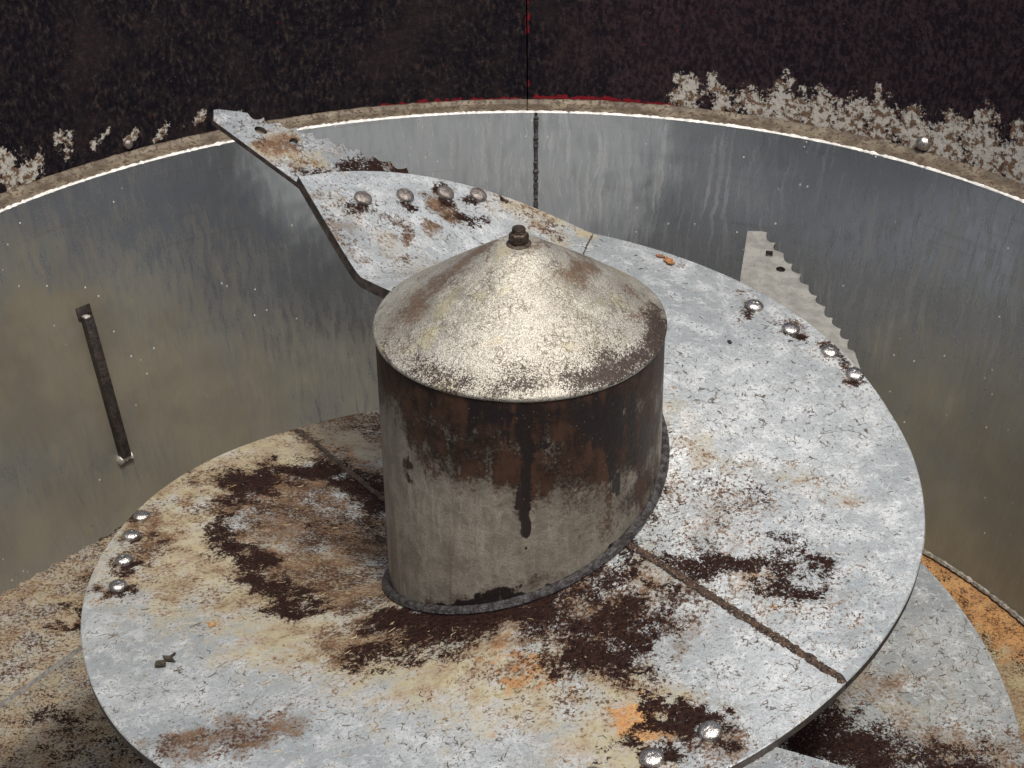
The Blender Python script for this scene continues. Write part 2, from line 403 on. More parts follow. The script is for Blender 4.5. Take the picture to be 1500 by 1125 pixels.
FILM = strokes(onwall, [([(-20,520),(200,560),(330,620)], .34, .80), ([(330,560),(520,560)], .20, .62), ([(0,800),(330,690)], .20, .75), ([(1350,620),(1480,700)], .34, .72),
    ([(1120,700),(1480,820)], .3, .85), ([(30,450),(130,450)], .08, .9), ([(0,380),(330,420)], .22, .42), ([(1130,480),(1300,560)], .2, .42)], Rf=wallR)
DRIP = strokes(onwall, [([(800,250),(1000,330)], .20, .75), ([(1000,300),(1450,420)], .20, 1.0), ([(640,210),(760,250)], .10, .5)], Rf=wallR)
SKY_SHEEN = strokes(onwall, [([(480,215),(640,205),(785,200),(880,210)], .22, .95), ([(760,260),(860,290)], .2, .8), ([(900,230),(1100,280)], .16, .45)], Rf=wallR)  # extent of the sky reflection painted on the lining
def liner_attr(V): return {'film': field(V, FILM, .25), 'drip': field(V, DRIP), 'sky_sheen': field(V, SKY_SHEEN, .6)}
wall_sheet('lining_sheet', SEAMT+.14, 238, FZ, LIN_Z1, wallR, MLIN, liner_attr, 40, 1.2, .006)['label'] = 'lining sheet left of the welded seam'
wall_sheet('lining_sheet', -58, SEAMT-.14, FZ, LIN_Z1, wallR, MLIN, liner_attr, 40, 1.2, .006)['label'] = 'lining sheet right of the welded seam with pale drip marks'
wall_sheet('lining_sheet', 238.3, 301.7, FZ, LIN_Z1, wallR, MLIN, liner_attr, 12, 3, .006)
# upper wall
gal = []
k = 0
for x in np.arange(1003, 1540, 48):
    yl = np.interp(x, [1000, 1100, 1200, 1300, 1400, 1500, 1560], [160, 172, 190, 213, 238, 268, 292])
    h = np.interp(x, [1000, 1060, 1200, 1350, 1500], [26, 45, 55, 72, 92]) * .80*(1+.15*math.sin(k*2.3)); k += 1
    if x > 1060: gal.append(([(x, yl+4), (x+4, yl-h*.55)], .052, 1.05)); gal.append(([(x+4, yl-h*.5), (x+6, yl-h*1.08)], .024, 1.0))
    else: gal.append(([(x, yl-18), (x+3, yl-18-h*.7)], .03, 1.05))
gal.append(([(1200,182),(1330,212),(1420,238),(1560,285)], .03, .95))
for x, y, w in [(14,236,.026),(20,258,.022),(55,238,.018),(52,250,.016),(95,212,.013),(146,199,.014),(200,188,.009),(237,190,.011),(292,176,.013),(345,166,.008)]:
    gal.append(([(x, y), (x-4, y+8)], w*1.35, 1.1))
GAL = strokes(onwall, gal, Rf=upR)
PNT = strokes(onwall, [([(560,153),(640,149),(700,146),(765,145)], .006, 1.0), ([(774,143),(850,144),(930,149),(985,156)], .006, 1.0),
    ([(772,2),(772,55)], .0035, .9), ([(772,120),(772,140)], .0035, .7), ([(1330,218),(1375,228)], .004, .8)], Rf=upR)
RED = strokes(onwall, [([(1000,60),(1480,120)], .30, 1.0), ([(1200,0),(1500,30)], .35, 1.0), ([(-50,60),(60,60)], .1, .5)], Rf=upR)
def up_attr(V): return {'galv': field(V, GAL, .8), 'paint': field(V, PNT, .12), 'red': field(V, RED)}
z0u = LIN_Z1-.012
wall_sheet('upper_wall_panel', USEAMT+.06, 222, z0u, UPZ1, upR, MUP, up_attr, 130, .28, .008)['label'] = 'dark upper wall panel left of the joint'
wall_sheet('upper_wall_panel', -42, USEAMT-.06, z0u, UPZ1, upR, MUP, up_attr, 130, .28, .008)['label'] = 'dark upper wall panel with bare flaking metal along its foot'
# ledge ring: rolled angle between lining and upper wall
def ring(prof, t0, t1, n, mat, name, jit=0, seed=3):
    rg = np.random.default_rng(seed); V = []; m = len(prof)
    for i in range(n):
        t = math.radians(t0+(t1-t0)*i/(n-1)); dz = jit*rg.normal(); dr = jit*rg.normal()
        for r, z in prof: V.append((TX+(r+dr)*math.cos(t), (r+dr)*math.sin(t), z+dz))
    F = [(i*m+j, i*m+(j+1) % m, (i+1)*m+(j+1) % m, (i+1)*m+j) for i in range(n-1) for j in range(m)]
    F.append(tuple(range(m))); F.append(tuple((n-1)*m+j for j in range(m-1, -1, -1)))
    bm = bmesh.new(); vs_ = [bm.verts.new(v) for v in V]
    for f in F: bm.faces.new([vs_[i] for i in f])
    return tub_child(bm_obj(name, bm, mat, None))
r1 = LIN_R1
ring([(r1+.007, LIN_Z1-.030), (r1+.007, LIN_Z1-.003), (r1+.012, LIN_Z1+.002), (r1+.038, LIN_Z1+.004), (r1+.045, LIN_Z1+.010), (r1+LEDGE-.002, LIN_Z1+.010), (r1+LEDGE-.002, LIN_Z1-.030)],
     -42, USEAMT-.04, 260, MLEDGE, 'rim_ledge', .0006)
ring([(r1+.007, LIN_Z1-.030), (r1+.007, LIN_Z1-.003), (r1+.012, LIN_Z1+.002), (r1+.038, LIN_Z1+.004), (r1+.045, LIN_Z1+.010), (r1+LEDGE-.002, LIN_Z1+.010), (r1+LEDGE-.002, LIN_Z1-.030)],
     USEAMT+.04, 222, 260, MLEDGE, 'rim_ledge', .0006, 5)
T = np.radians(np.linspace(-40, 220, 1100))
V, F = tube([(TX+(r1+.004)*math.cos(t), (r1+.004)*math.sin(t), LIN_Z1+.0005) for t in T], .0036, 6, .25, .8, 4); tub_child(mesh_obj('sealant_bead', V, F, MSEAL))
V, F = tube([(TX+(wallR(z)-.001)*math.cos(math.radians(SEAMT)), (wallR(z)-.001)*math.sin(math.radians(SEAMT)), z) for z in np.linspace(FZ+.01, LIN_Z1-.004, 230)], .0046, 7, .16, 1, 5)
tub_child(mesh_obj('seam_weld', V, F, MWELDG))
T = np.radians(np.linspace(-55, 235, 900))
V, F = tube([(TX+(LIN_R0-.003)*math.cos(t), (LIN_R0-.003)*math.sin(t), FZ+.006) for t in T], .0048, 6, .15, 1, 6); tub_child(mesh_obj('foot_weld', V, F, MSEAL2))

# dome-headed bolt
def dome_prof(r, h, collar):
    pr = [(r, -.004), (r, collar)]
    for a in np.linspace(0, 1, 9)[1:]:
        t = a*PI/2; pr.append((r*math.cos(t)**.85 if a < 1 else 0.0005, collar+(h-collar)*math.sin(t)))
    return pr
def dome_mesh(name, r, h, collar, mat, dent=0):
    V, F = lathe(dome_prof(r, h, collar), 28); V = np.array(V)
    rg = np.random.default_rng(dent+11); V += rg.normal(0, r*.012, V.shape)
    o = mesh_obj(name, V, F, mat); me = o.data; C.objects.unlink(o); bpy.data.objects.remove(o); return me
BOLT = [dome_mesh('bolt', .0150, .0100, .0030, MBOLT, i) for i in range(3)]
BOLTD = [dome_mesh('bolt', .0150, .0100, .0034, MBOLTD, i+5) for i in range(3)]
WB = dome_mesh('bolt', .011, .011, .004, MBOLTD, 9); WBL = dome_mesh('bolt', .011, .012, .004, MBOLT, 10)
def put(name, me, P, n, parent, spin=0.0, sc=1.0):
    o = bpy.data.objects.new(name, me); C.objects.link(o)
    q = Vector(n).to_track_quat('Z', 'Y')
    mw = Matrix.Translation(Vector(P)) @ q.to_matrix().to_4x4() @ Matrix.Rotation(spin, 4, 'Z') @ Matrix.Scale(sc, 4)
    o.parent = parent; o.matrix_parent_inverse = Matrix.Identity(4)
    base = Vector(parent.location); o.matrix_basis = Matrix.Translation(-base) @ mw
    return o
for (x, y), me, s in [((187,211), WB, .9), ((1354,209), WBL, 1.35), ((688,151), WB, .62), ((848,150), WB, .66)]:
    P = onwall((x, y), upR); n = np.array([TX-P[0], -P[1], .1]); n /= np.linalg.norm(n)
    b = put('rim_bolt', me, P, n, tub, 0, s)
    if s > 1: b['label'] = 'shiny bolt head on the flaking grey foot of the upper wall'

# shear bar welded to the lining on the left
top = onwall((124, 462), wallR); bot = onwall((181, 668), wallR)
ax = bot-top; L = np.linalg.norm(ax); ax /= L
nrm = np.array([TX-top[0], -top[1], .08]); nrm /= np.linalg.norm(nrm); sd_ = np.cross(ax, nrm); sd_ /= np.linalg.norm(sd_)
nb = np.cross(sd_, ax)
if np.dot(nb, nrm) < 0: nb = -nb
def barbox(P0, length, w, d, taper=1.0, bev=.003):
    bm = bmesh.new(); vv = []
    for s in (0, length):
        for a, b in ((-1, -.2), (1, -.2), (1, 1), (-1, 1)): vv.append(bm.verts.new(tuple(P0+ax*s+sd_*a*w/2+nb*(b*d*(taper if s == 0 else 1)))))
    for f in ((0,1,2,3),(7,6,5,4),(0,4,5,1),(1,5,6,2),(2,6,7,3),(3,7,4,0)): bm.faces.new([vv[i] for i in f])
    bmesh.ops.bevel(bm, geom=bm.edges[:], offset=bev, segments=2, affect='EDGES', profile=.5)
    return bm
bar = tub_child(bm_obj('shear_bar', barbox(top, L, .022, .017), MBAR)); bar['label'] = 'black square bar welded slanting on the left lining'
slot = tub_child(bm_obj('slot_dark_pad', barbox(top-ax*.020+sd_*.000, .026, .032, .0035, 1, .001), MBAR))  # thin black pad stands in for the dark hollow of a slot
e_ = bm_obj('worn_end', barbox(top-ax*.002+nb*.002+sd_*.003, .005, .012, .0160, 1, .0015), MBARE); e_.parent = bar
wp = [bot+ax*.003+sd_*s*.018+nb*.004 for s in np.linspace(-1, 1, 12)]
V, F = tube(wp, .007, 7, .25, 1, 8); e_ = mesh_obj('end_weld', V, F, MBARE); e_.parent = bar

# floor of the tub
FLO = strokes(lambda p: onz(p, FZ), [([(1330,818),(1400,858),(1460,896),(1530,940)], .085, 1.5)])
FLO2 = strokes(lambda p: onz(p, FZ), [([(1380,860),(1480,960),(1500,1080)], .12, .5)])
FLO3 = strokes(lambda p: onz(p, FZ), [([(40,1050),(110,1045)], .03, .8), ([(90,1100),(100,1110)], .04, .7), ([(20,1085),(40,1100)], .03, .6), ([(140,1060),(220,1120)], .08, .45)])
nr, nt = 46, 260; V = []
for i in range(nt):
    t = 2*PI*i/nt
    for j in range(nr): r = .15+(LIN_R0+.05-.15)*j/(nr-1); V.append((TX+r*math.cos(t), r*math.sin(t), FZ))
V = np.array(V); F = grid_faces(nt, nr, True)
bt = len(V); Vb = V.copy()[::nr]*1; 
fl = mesh_obj('floor', V, F, MFL, None, True, {'orange': field(V, FLO), 'ochre': field(V, FLO2)+.50, 'brown': .36+0*V[:, 0], 'dark': np.maximum(field(V, FLO3), .24)}); fl['kind'] = 'structure'; fl['label'] = 'rusty steel floor of the tub beneath the auger'

# ================================================================== THE AUGER
auger = empty('mixing_auger', (0, 0, 0), label='vertical feed mixing auger with rusted spiral flighting, bolted knives and cone-topped column', category='auger')
TH = .016
OF = lambda lst: strokes(onflight, lst)
OF2 = lambda lst: strokes(onflight, lst, thmax=180)
DARK = OF([([(352,708),(400,692),(470,692),(530,712),(566,742)], 0.057, 0.97), ([(322,768),(350,800),(378,838),(412,872),(448,894)], 0.039, 0.95), ([(330,740),(400,720)], 0.034, 0.78),
  ([(420,740),(540,790)], 0.115, 0.41), ([(480,690),(556,705)], 0.034, 0.82),
  ([(566,905),(600,915),(680,905),(760,890),(800,876)], 0.052, 1.07), ([(530,965),(600,950),(660,935),(720,915)], 0.046, 0.83), ([(560,985),(640,965)], 0.030, 0.68),
  ([(830,880),(880,850),(915,822)], 0.046, 0.78), ([(820,920),(870,925),(920,900)], 0.069, 0.83), ([(850,955),(905,965),(940,930)], 0.057, 0.85), ([(800,900),(830,885)], 0.046, 0.78),
  ([(900,960),(915,985)], 0.034, 0.58), ([(985,838),(990,905)], 0.016, 0.78), ([(1012,882),(1014,890)], 0.014, 0.87), ([(965,850),(970,880)], 0.023, 0.68),
  ([(1010,835),(1070,825),(1120,828)], 0.034, 0.87), ([(1120,830),(1170,822),(1218,832)], 0.028, 0.92), ([(1120,862),(1150,858),(1185,868)], 0.030, 0.89), ([(1150,835),(1165,862)], 0.030, 0.87),
  ([(1130,780),(1145,790)], 0.021, 0.73), ([(1030,700),(1070,690)], 0.023, 0.42), ([(960,700),(975,740),(965,770)], 0.034, 0.51), ([(1050,745),(1090,735)], 0.029, 0.48), ([(985,790),(1000,800)], 0.034, 0.46),
  ([(940,1038),(985,1045),(1015,1060)], 0.023, 0.89), ([(1022,1058),(1050,1072)], 0.028, 1.02), ([(935,1092),(955,1100),(975,1108)], 0.030, 0.97), ([(900,1110),(915,1116)], 0.014, 0.78),
  ([(225,780),(240,790)], 0.023, 0.68), ([(540,615),(556,622)], 0.023, 0.53), ([(945,800),(990,835)], 0.014, 0.78)])
DARK += OF2([([(500,300),(540,312)], .022, .72), ([(735,298),(745,302)], .014, .8), ([(690,322),(708,330)], .018, .75), ([(475,300),(490,310)], .018, .62)])
BROWN = OF([([(400,730),(520,800)], 0.195, .66), ([(420,830),(540,870)], 0.130, .64), ([(350,720),(540,705)], 0.091, 0.70), ([(540,930),(760,905)], 0.117, 0.62), ([(850,905),(920,890)], 0.143, 0.60),
  ([(860,980),(930,950)], 0.117, .46), ([(1050,825),(1190,840)], 0.091, .34), ([(960,700),(1080,760)], 0.130, .36), ([(215,770),(240,790),(205,812)], 0.058, 0.62), ([(260,1095),(340,1075),(395,1065)], 0.058, 0.62),
  ([(500,608),(556,625)], 0.078, 0.62), ([(435,635),(500,690)], 0.039, 0.60), ([(690,930),(800,1010)], 0.091, 0.42), ([(1010,640),(1240,735)], 0.021, .38), ([(960,380),(985,384)], 0.010, 0.60), ([(220,850),(330,880)], 0.091, .34),
  ([(1100,470),(1240,540)], 0.039, .2), ([(1090,880),(1230,900)], 0.104, .26), ([(1000,1070),(1060,1090)], 0.052, 0.50)])
BROWN += OF2([([(560,310),(590,345),(610,375)], .020, .60), ([(480,290),(540,330),(600,400)], .08, .26), ([(640,300),(670,318)], .03, .7), ([(620,330),(640,345)], .018, .7), ([(740,300),(820,335)], .03, .46), ([(460,285),(520,370)], .03, .5), ([(650,290),(660,312)], .02, .7)])
OCHRE = OF([([(300,700),(430,650),(556,625)], .19, .78), ([(250,780),(300,830),(440,880)], .20, .74), ([(430,920),(600,975),(780,995)], .13, .72), ([(890,1010),(940,1050),(910,1110)], .10, .66), ([(700,1010),(860,1040)], .08, .5),
  ([(400,830),(560,880)], .17, .62), ([(1090,850),(1170,870)], .05, .42), ([(960,600),(1040,630)], .05, .36), ([(1000,640),(1240,730)], .030, .42), ([(930,810),(1000,860)], .05, .34), ([(230,860),(290,900)], .10, .40)])
OCHRE += OF2([([(500,285),(640,400)], .10, .26), ([(740,300),(840,340)], .05, .6)])
ORANGE = OF([([(735,945),(760,970),(745,1000)], .040, .72), ([(925,1045),(980,1062)], .030, .95), ([(1115,850),(1140,875)], .020, .60), ([(800,1010),(860,995)], .03, .5), ([(545,612),(560,620)], .03, .5), ([(480,655),(540,690)], .03, .5)])
OL = lambda lst: strokes(onflight, lst, thmax=-255)
DARK += OL([([(1140,1085),(1200,1075),(1260,1100)], .07, 1.0), ([(1230,1100),(1300,1125)], .05, .8), ([(1340,1115),(1440,1120)], .05, .72), ([(1180,1030),(1225,1060)], .05, .9), ([(20,1060),(250,1130)], .25, .30), ([(40,1040),(140,1100)], .05, .5)])  # right-hand stain patches also paint in the shadow of the upper turn
BROWN += OL([([(1150,1000),(1300,1000)], .07, .42), ([(1300,1100),(1480,1110)], .10, .46), ([(0,1080),(200,1060),(300,1200)], .30, .50)])
OCHRE += OL([([(-40,1080),(200,1060),(300,1200)], .40, .52), ([(1150,900),(1400,1100)], .2, .25)])
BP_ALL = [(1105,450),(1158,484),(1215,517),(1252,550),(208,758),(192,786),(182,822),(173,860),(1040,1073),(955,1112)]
DARK += OF([([(x-3, y+3)], .026, .98) for x, y in BP_ALL]); BROWN += OF([([(x-4, y-2)], .034, .62) for x, y in BP_ALL])  # dark spots paint the shadow round bolt heads, over rust rings
DARK += OF2([([(x-3, y+4)], .025, .95) for x, y in [(531,292),(593,288),(652,284),(700,287)]])  # same painted shadow and rust at the back-left bolts
def flight_plate(name, ta, tb, nr, step, mat, first=False, label=None):
    n = int(abs(tb-ta)/step)+1; rows = []
    if first:      # leading edge is a straight cut from the folded corner to the column
        E0 = np.array([-0.3545, 0.4085]); E1 = np.array([-0.244, 0.196]); E2 = np.array([-0.176, 0.098])
    Vt = []; 
    for i in range(n):
        a = i/(n-1)
        for j in range(nr):
            s = j/(nr-1); th = ta+(tb-ta)*a
            if first:
                q = E2+(E1-E2)*(s/.36) if s < .36 else E1+(E0-E1)*((s-.36)/.64)
                if s < .36: q = E2+(E1-E2)*(s/.36)
                t0 = math.degrees(math.atan2(q[1], q[0])); th = t0+(tb-t0)*a
                r0 = np.hypot(*q); r1_ = COLR-.004+(flR(th)-COLR+.004)*s; w = max(0, 1-a*5); r = r0*w+r1_*(1-w)
            else: r = COLR-.004+(flR(th)-COLR+.004)*s
            t = math.radians(th); x, y = r*math.cos(t), r*math.sin(t)
            Vt.append((x, y, float(flz(x, y, th)) + (.0012*math.sin(9*t+3*s)*s if not first else 0)))
    Vt = np.array(Vt); G = Vt.reshape(n, nr, 3)
    du = np.gradient(G, axis=0); dv = np.gradient(G, axis=1); Nn = np.cross(du, dv); Nn /= np.linalg.norm(Nn, axis=2)[..., None]
    Nn[Nn[..., 2] < 0] *= -1
    bev = .0016
    G2 = G.copy(); out_ = dv[:, -1]/np.linalg.norm(dv[:, -1], axis=1)[:, None]; G2[:, -1] -= out_*0
    V = list(G.reshape(-1, 3)); 
    # outer rim: chamfer then edge, then underside
    o1 = len(V); V += list(G[:, -1]+out_*bev-Nn[:, -1]*bev)
    o2 = len(V); V += list(G[:, -1]+out_*bev-Nn[:, -1]*(TH-bev))
    B = G-Nn*TH; ob = len(V); V += list(B[:, ::4].reshape(-1, 3)) if (nr-1) % 4 == 0 else list(B.reshape(-1, 3))
    nb_ = len(range(0, nr, 4)) if (nr-1) % 4 == 0 else nr
    F = grid_faces(n, nr)
    F = [tuple(reversed(f)) for f in F]
    F += grid_faces(n, nb_, False, ob)
    for i in range(n-1):
        a, b = i*nr+nr-1, (i+1)*nr+nr-1; F.append((a, b, o1+i+1, o1+i)); F.append((o1+i, o1+i+1, o2+i+1, o2+i))
        F.append((o2+i, o2+i+1, ob+(i+1)*nb_+nb_-1, ob+i*nb_+nb_-1))
        F.append((ob+i*nb_, ob+(i+1)*nb_, (i+1)*nr, i*nr))
    for i in (0, n-1):
        loop = [i*nr+j for j in range(nr)]+[o1+i, o2+i]+[ob+i*nb_+j for j in range(nb_-1, -1, -1)]
        F.append(tuple(loop))
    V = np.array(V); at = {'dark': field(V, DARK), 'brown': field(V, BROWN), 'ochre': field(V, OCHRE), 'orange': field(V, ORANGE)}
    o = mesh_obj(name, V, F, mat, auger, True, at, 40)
    o.data.materials.append(MEDGE)
    nf = len(F); top_n = (n-1)*(nr-1); mi = np.zeros(nf, np.int32)
    bt_n = (n-1)*(nb_-1); mi[top_n:top_n+bt_n] = 1
    for i in range(n-1):
        k0 = top_n+bt_n+i*4; mi[k0+1:k0+4] = 1
    mi[-2:] = 1
    o.data.polygons.foreach_set('material_index', mi)
    bm = bmesh.new(); bm.from_mesh(o.data); bmesh.ops.recalc_face_normals(bm, faces=bm.faces); bm.to_mesh(o.data); bm.free()
    if label: o['label'] = label
    return o
flight_plate('flight_plate', 132, 76.6, 93, .45, MP, True, 'topmost flight plate with its free corner folded up')
flight_plate('flight_plate', 76.4, -45.9, 93, .45, MP, label='pale blue-grey flight plate on the right')
flight_plate('flight_plate', -46.1, -234.2, 93, .45, MP, label='heavily rust-stained flight plate in front and on the left')
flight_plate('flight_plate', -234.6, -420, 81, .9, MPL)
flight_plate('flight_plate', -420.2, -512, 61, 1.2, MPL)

# column
nz, nt = 150, 300; V = []; U = []
for i in range(nt):
    t = 2*PI*i/nt-PI
    for j in range(nz):
        z = .30+(COLZ-.30)*j/(nz-1); V.append((COLR*math.cos(t), COLR*math.sin(t), z)); U.append(t*COLR)
for i in range(nt):
    t = 2*PI*i/nt-PI; V.append((COLR*math.cos(t), COLR*math.sin(t), FZ)); U.append(t*COLR)
V = np.array(V); F = grid_faces(nt, nz, True)
for i in range(nt): F.append((nt*nz+i, nt*nz+(i+1) % nt, ((i+1) % nt)*nz, i*nz))
F.append(tuple(i*nz+nz-1 for i in range(nt)))
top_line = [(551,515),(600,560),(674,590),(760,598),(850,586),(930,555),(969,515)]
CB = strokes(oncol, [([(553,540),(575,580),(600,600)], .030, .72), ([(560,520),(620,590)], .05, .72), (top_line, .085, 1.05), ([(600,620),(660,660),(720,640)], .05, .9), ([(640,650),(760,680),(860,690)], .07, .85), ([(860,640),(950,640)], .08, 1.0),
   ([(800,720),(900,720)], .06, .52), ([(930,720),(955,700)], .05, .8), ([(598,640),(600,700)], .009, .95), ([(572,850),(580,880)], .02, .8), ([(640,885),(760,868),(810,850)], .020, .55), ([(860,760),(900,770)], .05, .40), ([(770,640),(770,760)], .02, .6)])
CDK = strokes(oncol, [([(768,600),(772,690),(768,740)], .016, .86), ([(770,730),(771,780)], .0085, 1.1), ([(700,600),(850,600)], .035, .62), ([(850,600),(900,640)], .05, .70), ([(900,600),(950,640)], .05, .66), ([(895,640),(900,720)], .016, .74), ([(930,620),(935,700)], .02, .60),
   ([(690,600),(688,660)], .004, .9), ([(613,575),(614,640)], .003, .9), ([(629,580),(630,645)], .003, .9), ([(596,660),(600,705)], .006, .85), ([(575,885),(640,892),(700,885),(760,872)], .014, .95), ([(700,875),(760,862)], .010, .75), ([(640,640),(660,650)], .010, .7),
   ([(770,800),(771,803)], .003, 1.1), ([(800,862),(900,796),(950,735)], .006, .8), ([(740,640),(830,660)], .03, .5)])
mesh_obj('column', V, F, MCOL, auger, True, {'arc': U, 'brown': field(V, CB, .6), 'dark': field(V, CDK, .22)})
# cap: cone with a rolled lip and a small gap to the column on the left
prof = [(COLR+.0005, COLZ-.0045), (COLR+.0022, COLZ-.003), (COLR+.0028, COLZ), (COLR+.0022, COLZ+.0030), (COLR-.0005, COLZ+.0050)]
nc = 60
for j in range(1, nc+1):
    a = j/nc; r = (COLR-.001)*(1-a)+.036*a; z = COLZ+.005+(CONH-.019)*a+.0025*math.sin(PI*a)*(1-a)**.5; prof.append((r, z))
prof += [(.033, COLZ+CONH-.0125), (.029, COLZ+CONH-.0115), (.001, COLZ+CONH-.011)]
V, F = lathe(prof, 320); V = np.array(V)
V[:, 2] += .0012*np.sin(3*np.arctan2(V[:, 1], V[:, 0])+1)*np.hypot(V[:, 0], V[:, 1])/COLR
KB = strokes(oncone, [([(690,372),(640,410),(610,450)], .045, .72), ([(590,440),(575,490)], .04, .40), ([(840,365),(850,390),(838,405)], .030, .82), ([(800,350),(830,360)], .03, .55), ([(735,352),(765,362),(800,352)], .012, .7), ([(920,430),(955,470)], .05, .5), ([(620,520),(560,480)], .03, .35)])
KD = strokes(oncone, [([(964,470),(966,500),(945,525),(900,545),(840,560)], .024, .95), ([(880,530),(930,520)], .03, .62), ([(840,562),(780,570),(720,568),(660,560),(610,540)], .022, .66), ([(960,450),(968,480)], .014, .8), ([(885,520),(900,545)], .012, .8), ([(740,548),(840,545)], .03, .48), ([(640,545),(600,525)], .02, .5), ([(560,505),(575,525)], .012, .6)])
cap = mesh_obj('cone_cap', V, F, MCONE, auger, True, {'brown': field(V, KB, .6), 'dark': field(V, KD, .45)}, 50)
ztop = COLZ+CONH-.011
V, F = lathe([(.0001, ztop-.002), (.0175, ztop-.002), (.018, ztop+.001), (.0165, ztop+.0022), (.0001, ztop+.0034)], 40); mesh_obj('washer', V, F, MNUT, cap)
V, F = lathe([(.0001, ztop+.002), (.0145, ztop+.002), (.0165, ztop+.0045), (.0165, ztop+.0150), (.0140, ztop+.0180), (.0100, ztop+.0186), (.0001, ztop+.0186)], 6)
V = np.array(V); V[:, :2] *= .9; nut = mesh_obj('nut', V, F, MNUT, cap, True, None, 30)
bvm = nut.modifiers.new('bevel', 'BEVEL'); bvm.width = .0016; bvm.segments = 2; bvm.angle_limit = math.radians(25)
V, F = lathe([(.0001, ztop+.017), (.0092, ztop+.017), (.0098, ztop+.0205), (.0092, ztop+.0215), (.0098, ztop+.0232), (.0090, ztop+.0255), (.0001, ztop+.0262)], 28); mesh_obj('stud', V, F, MNUT, cap)

# welds: flighting to column, and the two radial seams
pt = []
for th in np.arange(150, -260, -.55):
    t = math.radians(th); r = COLR+.0035; x, y = r*math.cos(t), r*math.sin(t); pt.append((x, y, float(zi_(th))+.003))
V, F = tube(pt, .0092, 8, .022, .8, 12); mesh_obj('column_weld', V, F, MWELDG, auger)['label'] = 'dark grey fillet weld round the foot of the column'
def radial_weld(th, rad, s0, s1, seed, jit=.15, flat=.42):
    pts = []
    rg = np.random.default_rng(seed)
    for s in np.linspace(s0, s1, 150):
        t = math.radians(th+.25*rg.normal()*.6); r = COLR+(flR(th)-COLR)*s; x, y = r*math.cos(t), r*math.sin(t); pts.append((x, y, float(flz(x, y, th))+.0005))
    V, F = tube(pts, rad, 8, jit, flat, seed); return mesh_obj('seam_weld', V, F, MWELD, auger)
radial_weld(-46, .0068, .03, 1.0, 21)['label'] = 'rusty raised weld seam across the flighting in front on the right'
radial_weld(-234.4, .0055, .02, .99, 22, .15, .40)['label'] = 'rusty weld seam at the back left of the flighting'
radial_weld(76.5, .0012, .3, .98, 23, .2, .5)

# knives: toothed plates bolted under the rim
def knife(bolts_px, outline, holes, mat, bmesh_list, thmax, label, drop=None, scale=1.0, tilt=None, bscale=1.0, stain=None, spots=None):
    BP = [onflight(p, thmax) for p in bolts_px]; BN = [flnormal(p, thmax) for p in BP]
    c = np.mean(BP, axis=0); n = np.mean(BN, axis=0); n /= np.linalg.norm(n)
    if tilt is not None: n = n+np.array(tilt); n /= np.linalg.norm(n)
    off = max(float(np.dot(p-c, n))*-1 for p in BP) if drop is None else drop
    p0 = c - n*(TH+.0015+max(off, 0))
    P3 = [onplane(p, p0, n) for p in outline]; H3 = [[onplane(p, p0, n) for p in h] for h in holes]
    bm = bmesh.new(); 
    def loop(pts):
        vv = [bm.verts.new(tuple(p)) for p in pts]; return [bm.edges.new((vv[i], vv[(i+1) % len(vv)])) for i in range(len(vv))]
    es = loop(P3)
    for h in H3: es += loop(h)
    bmesh.ops.triangle_fill(bm, use_beauty=True, edges=es, normal=tuple(n))
    bmesh.ops.recalc_face_normals(bm, faces=bm.faces)
    fs = bm.faces[:]
    if sum(f.normal.dot(Vector(n)) for f in fs) < 0: bmesh.ops.reverse_faces(bm, faces=fs)
    ex = bmesh.ops.extrude_face_region(bm, geom=bm.faces[:])
    bmesh.ops.translate(bm, verts=[g for g in ex['geom'] if isinstance(g, bmesh.types.BMVert)], vec=tuple(-n*.0085))
    ua = np.cross(n, [0.3, 1.0, 0]); ua /= np.linalg.norm(ua); va = np.cross(n, ua); AP = np.array(P3)
    for dirn in (ua, va):
        pr = (AP-c)@dirn
        for q in np.arange(pr.min()+.006, pr.max(), .011):
            bmesh.ops.bisect_plane(bm, geom=bm.verts[:]+bm.edges[:]+bm.faces[:], plane_co=tuple(c+dirn*q), plane_no=tuple(dirn))
    o = bm_obj('knife', bm, mat, auger, False); o['label'] = label
    o.data.materials.append(MEDGE)
    for f in o.data.polygons:
        if abs(f.normal.dot(Vector(n))) < .5: f.material_index = 1
    if mat is MKR:
        V = np.array([v.co[:] for v in o.data.vertices])
        for k in ('dark', 'brown', 'ochre', 'orange'):
            at = o.data.attributes.new(k, 'FLOAT', 'POINT'); 
            val = np.full(len(V), (stain or {'dark': .16, 'brown': .20, 'ochre': .06, 'orange': 0})[k])
            if spots and k in spots: val = np.maximum(val, field(V, [([onplane(q, p0, n) for q in pts], w, st) for pts, w, st in spots[k]]))
            at.data.foreach_set('value', val.astype(np.float32))
    for k, (p, bn) in enumerate(zip(BP, BN)):
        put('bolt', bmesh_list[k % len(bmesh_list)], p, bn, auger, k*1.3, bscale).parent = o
    return o, n, P3
def serrate(p0, p1, nt, depth, side=1, bow=0.0, sub=6, phase=1):
    """scalloped cutting edge between two pixels"""
    p0, p1 = np.array(p0, float), np.array(p1, float); d = p1-p0; nn = np.array([d[1], -d[0]])/np.linalg.norm(d)*side; out = []
    for k in range(nt):
        for j in range(sub):
            a = (k+j/sub)/nt; u = j/sub
            h = math.sin(PI*u)**.7 if phase else 0
            w = 1+.25*math.sin(k*2.1)
            a += .12/nt*math.sin(k*3.7+1)*math.sin(PI*u)
            out.append(tuple(p0+d*a+nn*(depth*w*(abs(2*u**.8-1)**1.6-.6)+bow*math.sin(PI*a))))
    out.append(tuple(p1)); return out
